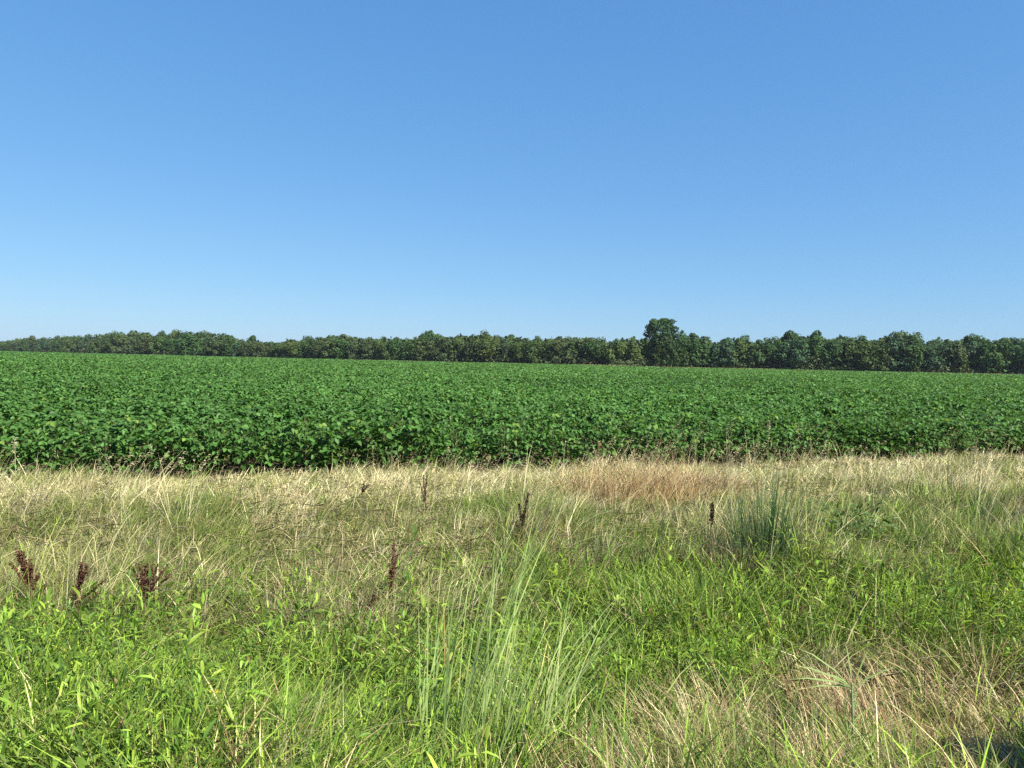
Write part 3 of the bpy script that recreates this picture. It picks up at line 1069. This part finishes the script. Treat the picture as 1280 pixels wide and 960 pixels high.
# stalk with a fan of long blades on top, lower right
x0, y0, z0 = at(1062, 962)
root = empty('reed_stalk', (x0, y0, z0))
m = MB()
tube(m, [[0, 0, 0], [.01, 0, .2], [.0, .01, .42]], .007, .005, (1, 1, 1), 6)
m.build('stalk', plain_mat('reed_stem', (.13, .19, .09), noise=.2, scale=40), root)
m = MB()
for a, e_, L in ((2.9, .60, .36), (3.1, .42, .34), (2.7, .8, .40), (3.3, .3, .24), (.5, 1.2, .3), (1.6, 1.0, .3), (.2, .7, .3), (4.0, .6, .22)):
    A = np.array([[math.cos(a) * math.cos(e_), .25 * math.sin(a), math.sin(e_)]])
    leaves(m, np.array([[0, 0, .40]]), A, np.array([[.5, -.8, .6]]), L, .010, .2, .3, (.21, .29, .10), rib=True)
m.build('blades', M_GRASS, root)
tag(root, 'blue-green reed stalk with a fan of pale blades pointing left', 'reed')

# single tall stems
def stem_plant(name, pxy, h, label, col, head, cat='grass stem', lean=(.02, 0)):
    x0, y0, z0 = at(*pxy)
    root = empty(name, (x0, y0, z0))
    m = MB()
    t = np.linspace(0, 1, 6)
    pts = np.stack([lean[0] * h * t ** 1.6, lean[1] * h * t ** 1.6, h * t], -1)
    tube(m, pts, .0045, .002, col, 5)
    blades(m, np.repeat(pts[1:3], 2, 0), h * .3, .008, [.4, 2.8, 1.0, 3.6], .5, .5, [0, .3, 0, -.3], np.array(col), np.array(col) * 1.1, 4)
    m.build('stalk', M_GRASS, root)
    if head:
        m = MB()
        k_ = 70
        tt = rng.uniform(.78, 1.02, k_)
        a = rng.uniform(0, 6.28, k_)
        P = np.stack([np.interp(tt, t, pts[:, 0]), np.interp(tt, t, pts[:, 1]), h * tt], -1)
        A = np.stack([np.cos(a), np.sin(a), rng.uniform(.5, 1.6, k_)], -1)
        leaves(m, P, A, rng.normal(size=(k_, 3)), rng.uniform(.02, .06, k_), .008, .2, .5, np.array(head) * rng.uniform(.8, 1.2, k_)[:, None])
        m.build('seed_head', M_DRY, root)
    tag(root, label, cat)
    return root


stem_plant('tall_grass', (956, 640), 1.18, 'tallest thin green grass stem rising in front of the soybeans', (.20, .27, .11), (.34, .36, .2))
stem_plant('tall_grass', (1018, 618), .78, 'feathery pale grass stem bending right before the soybean edge', (.34, .33, .18), (.46, .42, .26), lean=(.18, 0))
stem_plant('tall_grass', (1050, 608), .6, 'short feathery pale grass stem with a drooping head near the bare soil', (.34, .33, .18), (.46, .42, .26), lean=(.3, 0))
stem_plant('tall_grass', (742, 612), .68, 'brown-headed grass stem at the left of the rust-brown clump', (.33, .24, .13), (.36, .24, .13), lean=(.1, 0))
stem_plant('tall_grass', (20, 632), .82, 'lone pale grass stem standing before the soybeans near the left edge', (.42, .40, .26), (.5, .46, .3), lean=(-.02, 0))
stem_plant('yellow_stalk', (556, 905), .72, 'straight yellow dead stalk standing at the left of the tallest clump', (.50, .38, .12), None, 'dead stalk', lean=(-.03, 0))


# dock plants with dark seed spikes
def dock(pxy, h, spikes, label, col=(.085, .030, .022), leafcol=(.09, .085, .04), fat=1.0, nm='dock_plant', group='dock plants gone to seed'):
    """spikes: (lean x, lean y, start, end) as shares of the height"""
    x0, y0, z0 = at(*pxy)
    root = empty(nm, (x0, y0, z0))
    m = MB()
    tube(m, [[0, 0, -.02], [.01, 0, h * .3], [.0, .01, h * .62]], .008, .005, (1, 1, 1), 6)
    seeds = []
    for lx, ly, a0, a1 in spikes:
        t = np.linspace(0, 1, 5)
        pts = np.stack([lx * h * t ** 1.3, ly * h * t ** 1.3, h * (a0 + (a1 - a0) * t)], -1)
        if a0 > .62:
            pts[0] = (0, .01, h * .6)
        tube(m, pts, .0045, .002, (1, 1, 1), 4)
        s_ = MB()
        k_ = int(165 * fat * max(.4, (a1 - a0) / .4))
        tt = rng.beta(1.3, 1.1, k_) * .86 + .14
        P = np.stack([np.interp(tt, t, pts[:, i_]) for i_ in range(3)], -1)
        a = rng.uniform(0, 6.28, k_)
        rr = rng.uniform(.2, 1, k_) * .0105 * fat * (1.2 - .9 * tt)
        rr = rr * (.6 + .9 * (np.sin(tt * 34) > -.2))
        P = P + np.stack([np.cos(a) * rr, np.sin(a) * rr, rng.normal(0, .008, k_)], -1)
        A = np.stack([np.cos(a), np.sin(a), rng.uniform(.0, 1.4, k_)], -1)
        leaves(s_, P, A, rng.normal(size=(k_, 3)), rng.uniform(.010, .020, k_), rng.uniform(.007, .013, k_), .2, .1, np.array(col) * rng.uniform(.5, 1.7, k_)[:, None] * .8 * (1 + rng.normal(0, .1, (k_, 3))))
        seeds.append(s_)
    m.build('stalk', M_STALK, root)
    for s_ in seeds:
        s_.build('seed_spike', M_SEED, root)
    m = MB()
    k_ = 9
    a = rng.uniform(0, 6.28, k_)
    A = np.stack([np.cos(a), np.sin(a), rng.uniform(.1, .9, k_)], -1)
    zz = rng.uniform(.03, .4, k_) * h
    leaves(m, np.stack([np.zeros(k_), np.zeros(k_), zz], -1), A, np.tile([0, 0, 1.0], (k_, 1)), rng.uniform(.1, .2, k_), rng.uniform(.02, .04, k_), .3, .6, np.array(leafcol) * rng.uniform(.6, 1.4, k_)[:, None], rib=True)
    m.build('leaves', M_WEED, root)
    tag(root, label, 'dock plant', group)
    return root


DR = (.105, .038, .028)
dock((38, 792), .62, [(-.10, 0, .55, .98), (-.2, .05, .5, .95), (-.26, 0, .5, .86), (.02, 0, .55, .82), (.1, .0, .45, .72), (-.04, .05, .6, .9), (.2, 0, .35, .6), (-.16, 0, .55, 1.0)], 'dark red dock plant cut by the left edge', DR, fat=1.05)
dock((97, 802), .58, [(.05, 0, .62, 1.0), (.10, .02, .6, .97), (.02, .03, .55, .93), (.14, .0, .6, .92), (-.05, 0, .4, .66), (.34, 0, .45, .78), (.28, 0, .4, .62)], 'dark dock plant with one compact seed head, second from the left', (.095, .042, .030), fat=.9)
dock((180, 810), .60, [(-.06, 0, .62, 1.0), (-.12, .02, .58, .9), (.02, 0, .62, 1.0), (.09, 0, .6, 1.0), (.16, .02, .58, 1.0), (.24, .02, .55, .96), (.30, .02, .55, .88), (-.24, 0, .4, .55), (.0, .04, .5, .8), (.1, .03, .5, .78)], 'dark dock plant with a fanned bushy seed head, third from the left', (.105, .042, .034), fat=.85)
dock((652, 690), .58, [(-.06, 0, .4, .82), (.10, 0, .45, 1.0), (.04, .02, .35, .7), (-.11, 0, .2, .5)], 'dark brown dock plant with two upright spikes in mid grass', (.06, .032, .022))
dock((888, 704), .58, [(.0, 0, .62, 1.0), (.02, .02, .6, .92)], 'blackish dock plant with a single stubby spike left of the rushes', (.05, .026, .024), fat=1.35)
dock((912, 712), .28, [(.5, 0, .2, .7), (-.3, 0, .25, .8)], 'low brown collapsed dock plant at the foot of the rushes', (.06, .034, .024))
dock((531, 648), .55, [(-.05, 0, .3, .95), (.03, 0, .3, 1.0), (-.14, 0, .3, .8)], 'thin grey-brown dock plant with sparse stalks in pale grass', (.10, .07, .045), fat=.55)
dock((452, 632), .28, [(.1, 0, .4, 1.0), (.3, 0, .5, .95)], 'small dark dock plant in pale grass left of the thin stalks', (.07, .05, .035), fat=.7)
dock((133, 626), .30, [(0, 0, .3, 1.0), (.06, 0, .4, .9)], 'small brown dock plant by the soybean edge at left', (.09, .055, .035), fat=.8)
dock((489, 772), .62, [(.02, 0, .3, 1.0), (.05, .02, .3, .8), (-.03, 0, .25, .7)], 'slender reddish-brown dock plant left of the tallest clump', (.15, .070, .050), fat=.8)
dock((455, 792), .30, [(-.1, 0, .3, .8), (.3, 0, .4, 1.0)], 'short reddish dock plant leaning over olive grass', (.13, .06, .045), fat=.8)
dock((318, 972), .30, [(0, 0, .4, 1.0), (.08, 0, .4, .9)], 'chestnut-brown dock plant in the green foreground', (.15, .065, .032), fat=1.1)
dock((378, 975), .24, [(0, 0, .4, 1.0)], 'small dark brown dock plant right of the chestnut one', (.09, .045, .032), fat=1.0)

# leafy bush by the rushes
x0, y0, z0 = at(1055, 690)
root = empty('leafy_bush', (x0, y0, z0))
m = MB()
k_ = 520
dv = unit(rng.normal(size=(k_, 3)))
P = np.array([0, 0, .24]) + dv * (.6 + .7 * vnoise(dv[:, 0] * 2, dv[:, 1] * 2 + dv[:, 2] * 3, .7, 5))[:, None] * np.array([.52, .35, .28]) * (rng.random(k_) ** .4)[:, None]
A = unit(dv + rng.normal(0, .5, (k_, 3)))
leaves(m, P, A, np.tile([0, -.3, 1.0], (k_, 1)) + rng.normal(0, .35, (k_, 3)), rng.uniform(.06, .11, k_), rng.uniform(.02, .035, k_), .2, .3, pickcol([(.06, .115, .03), (.09, .155, .035), (.15, .21, .05)], [.5, .35, .15], k_), rib=True)
m.build('foliage', M_WEED, root)
m = MB()
for a in np.linspace(0, 6.28, 8)[:-1]:
    tube(m, [[0, 0, -.02], [math.cos(a) * .15, math.sin(a) * .1, .2], [math.cos(a) * .32, math.sin(a) * .2, .38]], .005, .002, (1, 1, 1), 4)
m.build('stem', M_STEM, root)
tag(root, 'dark green leafy bush right of the rush clump', 'bush')

# a fallen yellow leaf
x0, y0, z0 = at(268, 940)
m = MB()
leaves(m, [[-.03, 0, 0]], [[1, .1, .15]], [[0, -.5, 1]], .06, .022, .15, .2, (.62, .50, .05))
o = m.build('yellow_leaf', M_WEED)
o.location = (x0, y0, z0 + .3)
tag(o, 'single yellow leaf lying on the green weeds', 'leaf')


# ------------------------------------------------------------------ parked vehicle behind the photographer (its shadow reaches the lower right corner)
def box_prism(mbb, prof, y0, y1, inset=0.0, mat=0):
    """side profile (x, z) extruded along y, narrower at the top by inset"""
    prof = np.array(prof, float)
    n = len(prof)
    zt = (prof[:, 1] - .9).clip(0, None)
    a = np.stack([prof[:, 0], y0 + zt * inset, prof[:, 1]], -1)
    b = np.stack([prof[:, 0], y1 - zt * inset, prof[:, 1]], -1)
    f_ = [[i, (i + 1) % n, n + (i + 1) % n, n + i] for i in range(n)]
    mbb.add(np.concatenate([a, b]), None, None, f_, mat)
    c0, c1 = a.mean(0), b.mean(0)
    mbb.add(np.concatenate([a, c0[None]]), None, [[i, (i + 1) % n, n] for i in range(n)], None, mat)
    mbb.add(np.concatenate([b, c1[None]]), None, [[i, (i + 1) % n, n] for i in range(n)], None, mat)


CX, CY = 3.25, 1.14
car = empty('parked_car', (CX, CY, 0))
prof = [(0, .42), (-.04, .75), (.02, 1.05), (.22, 1.52), (.42, 1.66), (.9, 1.71), (2.2, 1.69), (2.6, 1.6), (3.25, 1.08), (4.2, .96), (4.45, .82), (4.5, .45), (4.3, .32), (.2, .32)]
m = MB()
box_prism(m, prof, 0, 1.82, .18)
body = m.build('body', plain_mat('car_paint', (.30, .31, .32), rough=.3, spec=.5, metal=.3, noise=.02), car)
bv = body.modifiers.new('bevel', 'BEVEL')
bv.width = .05
bv.segments = 3
M_GLASS = plain_mat('tinted_glass', (.015, .018, .02), rough=.05, spec=.6, noise=.02)
M_RUB = plain_mat('rubber', (.02, .02, .02), rough=.9, spec=.2)
M_RIM = plain_mat('rim_metal', (.45, .45, .46), rough=.35, spec=.5, metal=.8, noise=.05)
for yy_, sgn in ((-.004, 1), (1.824, -1)):
    for q in ([(.35, 1.08), (.48, 1.52), (1.15, 1.58), (1.15, 1.08)], [(1.22, 1.08), (1.22, 1.58), (2.15, 1.56), (2.15, 1.08)], [(2.22, 1.08), (2.22, 1.55), (2.5, 1.5), (2.98, 1.1)]):
        m = MB()
        v = [(a, yy_ + sgn * (z_ - .9) * .18, z_) for a, z_ in q]
        v2 = [(a, b_ + sgn * .02, z_) for a, b_, z_ in v]
        m.add(v + v2, None, None, [[0, 1, 2, 3], [7, 6, 5, 4], [0, 4, 5, 1], [1, 5, 6, 2], [2, 6, 7, 3], [3, 7, 4, 0]])
        m.build('window', M_GLASS, car)
for wx in (.85, 3.6):
    for wy in (-.02, 1.84):
        m = MB()
        t = np.linspace(0, 2 * math.pi, 25)[:-1]
        s_ = 1 if wy > 1 else -1
        ringo = [(wx + .35 * math.cos(a), wy + dy, .35 + .35 * math.sin(a)) for dy in (-.11, .11) for a in t]
        ringi = [(wx + .22 * math.cos(a), wy + dy, .35 + .22 * math.sin(a)) for dy in (-.11, .11) for a in t]
        V = ringo + ringi
        K = 24
        ff = []
        for i in range(K):
            j = (i + 1) % K
            ff += [[i, j, K + j, K + i], [2 * K + i, 3 * K + i, 3 * K + j, 2 * K + j], [i, 2 * K + i, 2 * K + j, j], [K + i, K + j, 3 * K + j, 3 * K + i]]
        m.add(V, None, None, ff)
        wh = m.build('wheel', M_RUB, car)
        m = MB()
        V = [(wx + .22 * math.cos(a), wy + s_ * .08, .35 + .22 * math.sin(a)) for a in t] + [(wx, wy + s_ * .1, .35)]
        m.add(V, None, [[i, (i + 1) % K, K] for i in range(K)])
        m.build('rim', M_RIM, wh)
tag(car, 'grey parked car on the gravel shoulder, just outside the right edge', 'car')

# ------------------------------------------------------------------ the summer air over the field
mb = MB()
hx, zl, zh = 1600.0, -1.6, 36.0
mb.add([[-hx, -hx, zl], [hx, -hx, zl], [hx, hx, zl], [-hx, hx, zl], [-hx, -hx, zh], [hx, -hx, zh], [hx, hx, zh], [-hx, hx, zh]], None, None,
       [[3, 2, 1, 0], [4, 5, 6, 7], [0, 1, 5, 4], [1, 2, 6, 5], [2, 3, 7, 6], [3, 0, 4, 7]])
hm, hnt, hout = new_mat('summer_haze')
pv = hnt.nodes.new('ShaderNodeVolumePrincipled')
pv.inputs['Color'].default_value = (.80, .88, 1.0, 1)
pv.inputs['Density'].default_value = HAZE
pv.inputs['Anisotropy'].default_value = .25
hnt.links.new(pv.outputs[0], hout.inputs['Volume'])
tag(mb.build('haze', hm), 'thin pale summer haze over the field', 'haze', kind='stuff')

# ------------------------------------------------------------------ light
SUN_AZ_BACK = R(50)      # sun stands behind the camera, this far round to the right
SUN_EL = R(45)
sx_, sy_ = math.sin(SUN_AZ_BACK), -math.cos(SUN_AZ_BACK)        # horizontal direction towards the sun
to_sun = Vector((sx_ * math.cos(SUN_EL), sy_ * math.cos(SUN_EL), math.sin(SUN_EL)))
sd = bpy.data.lights.new('sun', 'SUN')
sd.energy = 4.7
sd.angle = R(.53)
sd.color = (1.0, .94, .83)
so = bpy.data.objects.new('sun', sd)
COL.objects.link(so)
so.rotation_euler = (-to_sun).to_track_quat('-Z', 'Y').to_euler()

w = bpy.data.worlds.new('World')
sc.world = w
w.use_nodes = True
nt = w.node_tree
bg = nt.nodes['Background']
sky = nt.nodes.new('ShaderNodeTexSky')
sky.sky_type = 'NISHITA'
sky.sun_disc = False
sky.sun_elevation = SUN_EL
sky.sun_rotation = math.atan2(to_sun.x, to_sun.y)
sky.altitude = 100
sky.air_density = 1.0
sky.dust_density = .3
sky.ozone_density = 1.0
EXPO = 1.35
SKYS = .13
sep = nt.nodes.new('ShaderNodeSeparateColor')
com = nt.nodes.new('ShaderNodeCombineColor')
nt.links.new(sky.outputs[0], sep.inputs[0])
# a phone camera's response of the clear sky, channel by channel
for i_, (g_, a_) in enumerate(((.76, .458), (.57, .686), (.39, .965))):
    m0 = nt.nodes.new('ShaderNodeMath'); m0.operation = 'MULTIPLY'; m0.inputs[1].default_value = SKYS
    m1 = nt.nodes.new('ShaderNodeMath'); m1.operation = 'POWER'; m1.inputs[1].default_value = g_
    m2 = nt.nodes.new('ShaderNodeMath'); m2.operation = 'MULTIPLY'; m2.inputs[1].default_value = a_ / SKYS / 2 ** EXPO
    nt.links.new(sep.outputs[i_], m0.inputs[0])
    nt.links.new(m0.outputs[0], m1.inputs[0])
    nt.links.new(m1.outputs[0], m2.inputs[0])
    nt.links.new(m2.outputs[0], com.inputs[i_])
nt.links.new(com.outputs[0], bg.inputs[0])
bg.inputs[1].default_value = SKYS

vs = sc.view_settings
vs.view_transform = 'Standard'
vs.look = 'None'
vs.exposure = EXPO
vs.gamma = 1.0
vs.use_curve_mapping = False
cy = sc.cycles
cy.max_bounces = 6
cy.diffuse_bounces = 3
cy.glossy_bounces = 2
cy.transmission_bounces = 4
cy.use_denoising = False
cy.volume_bounces = 0
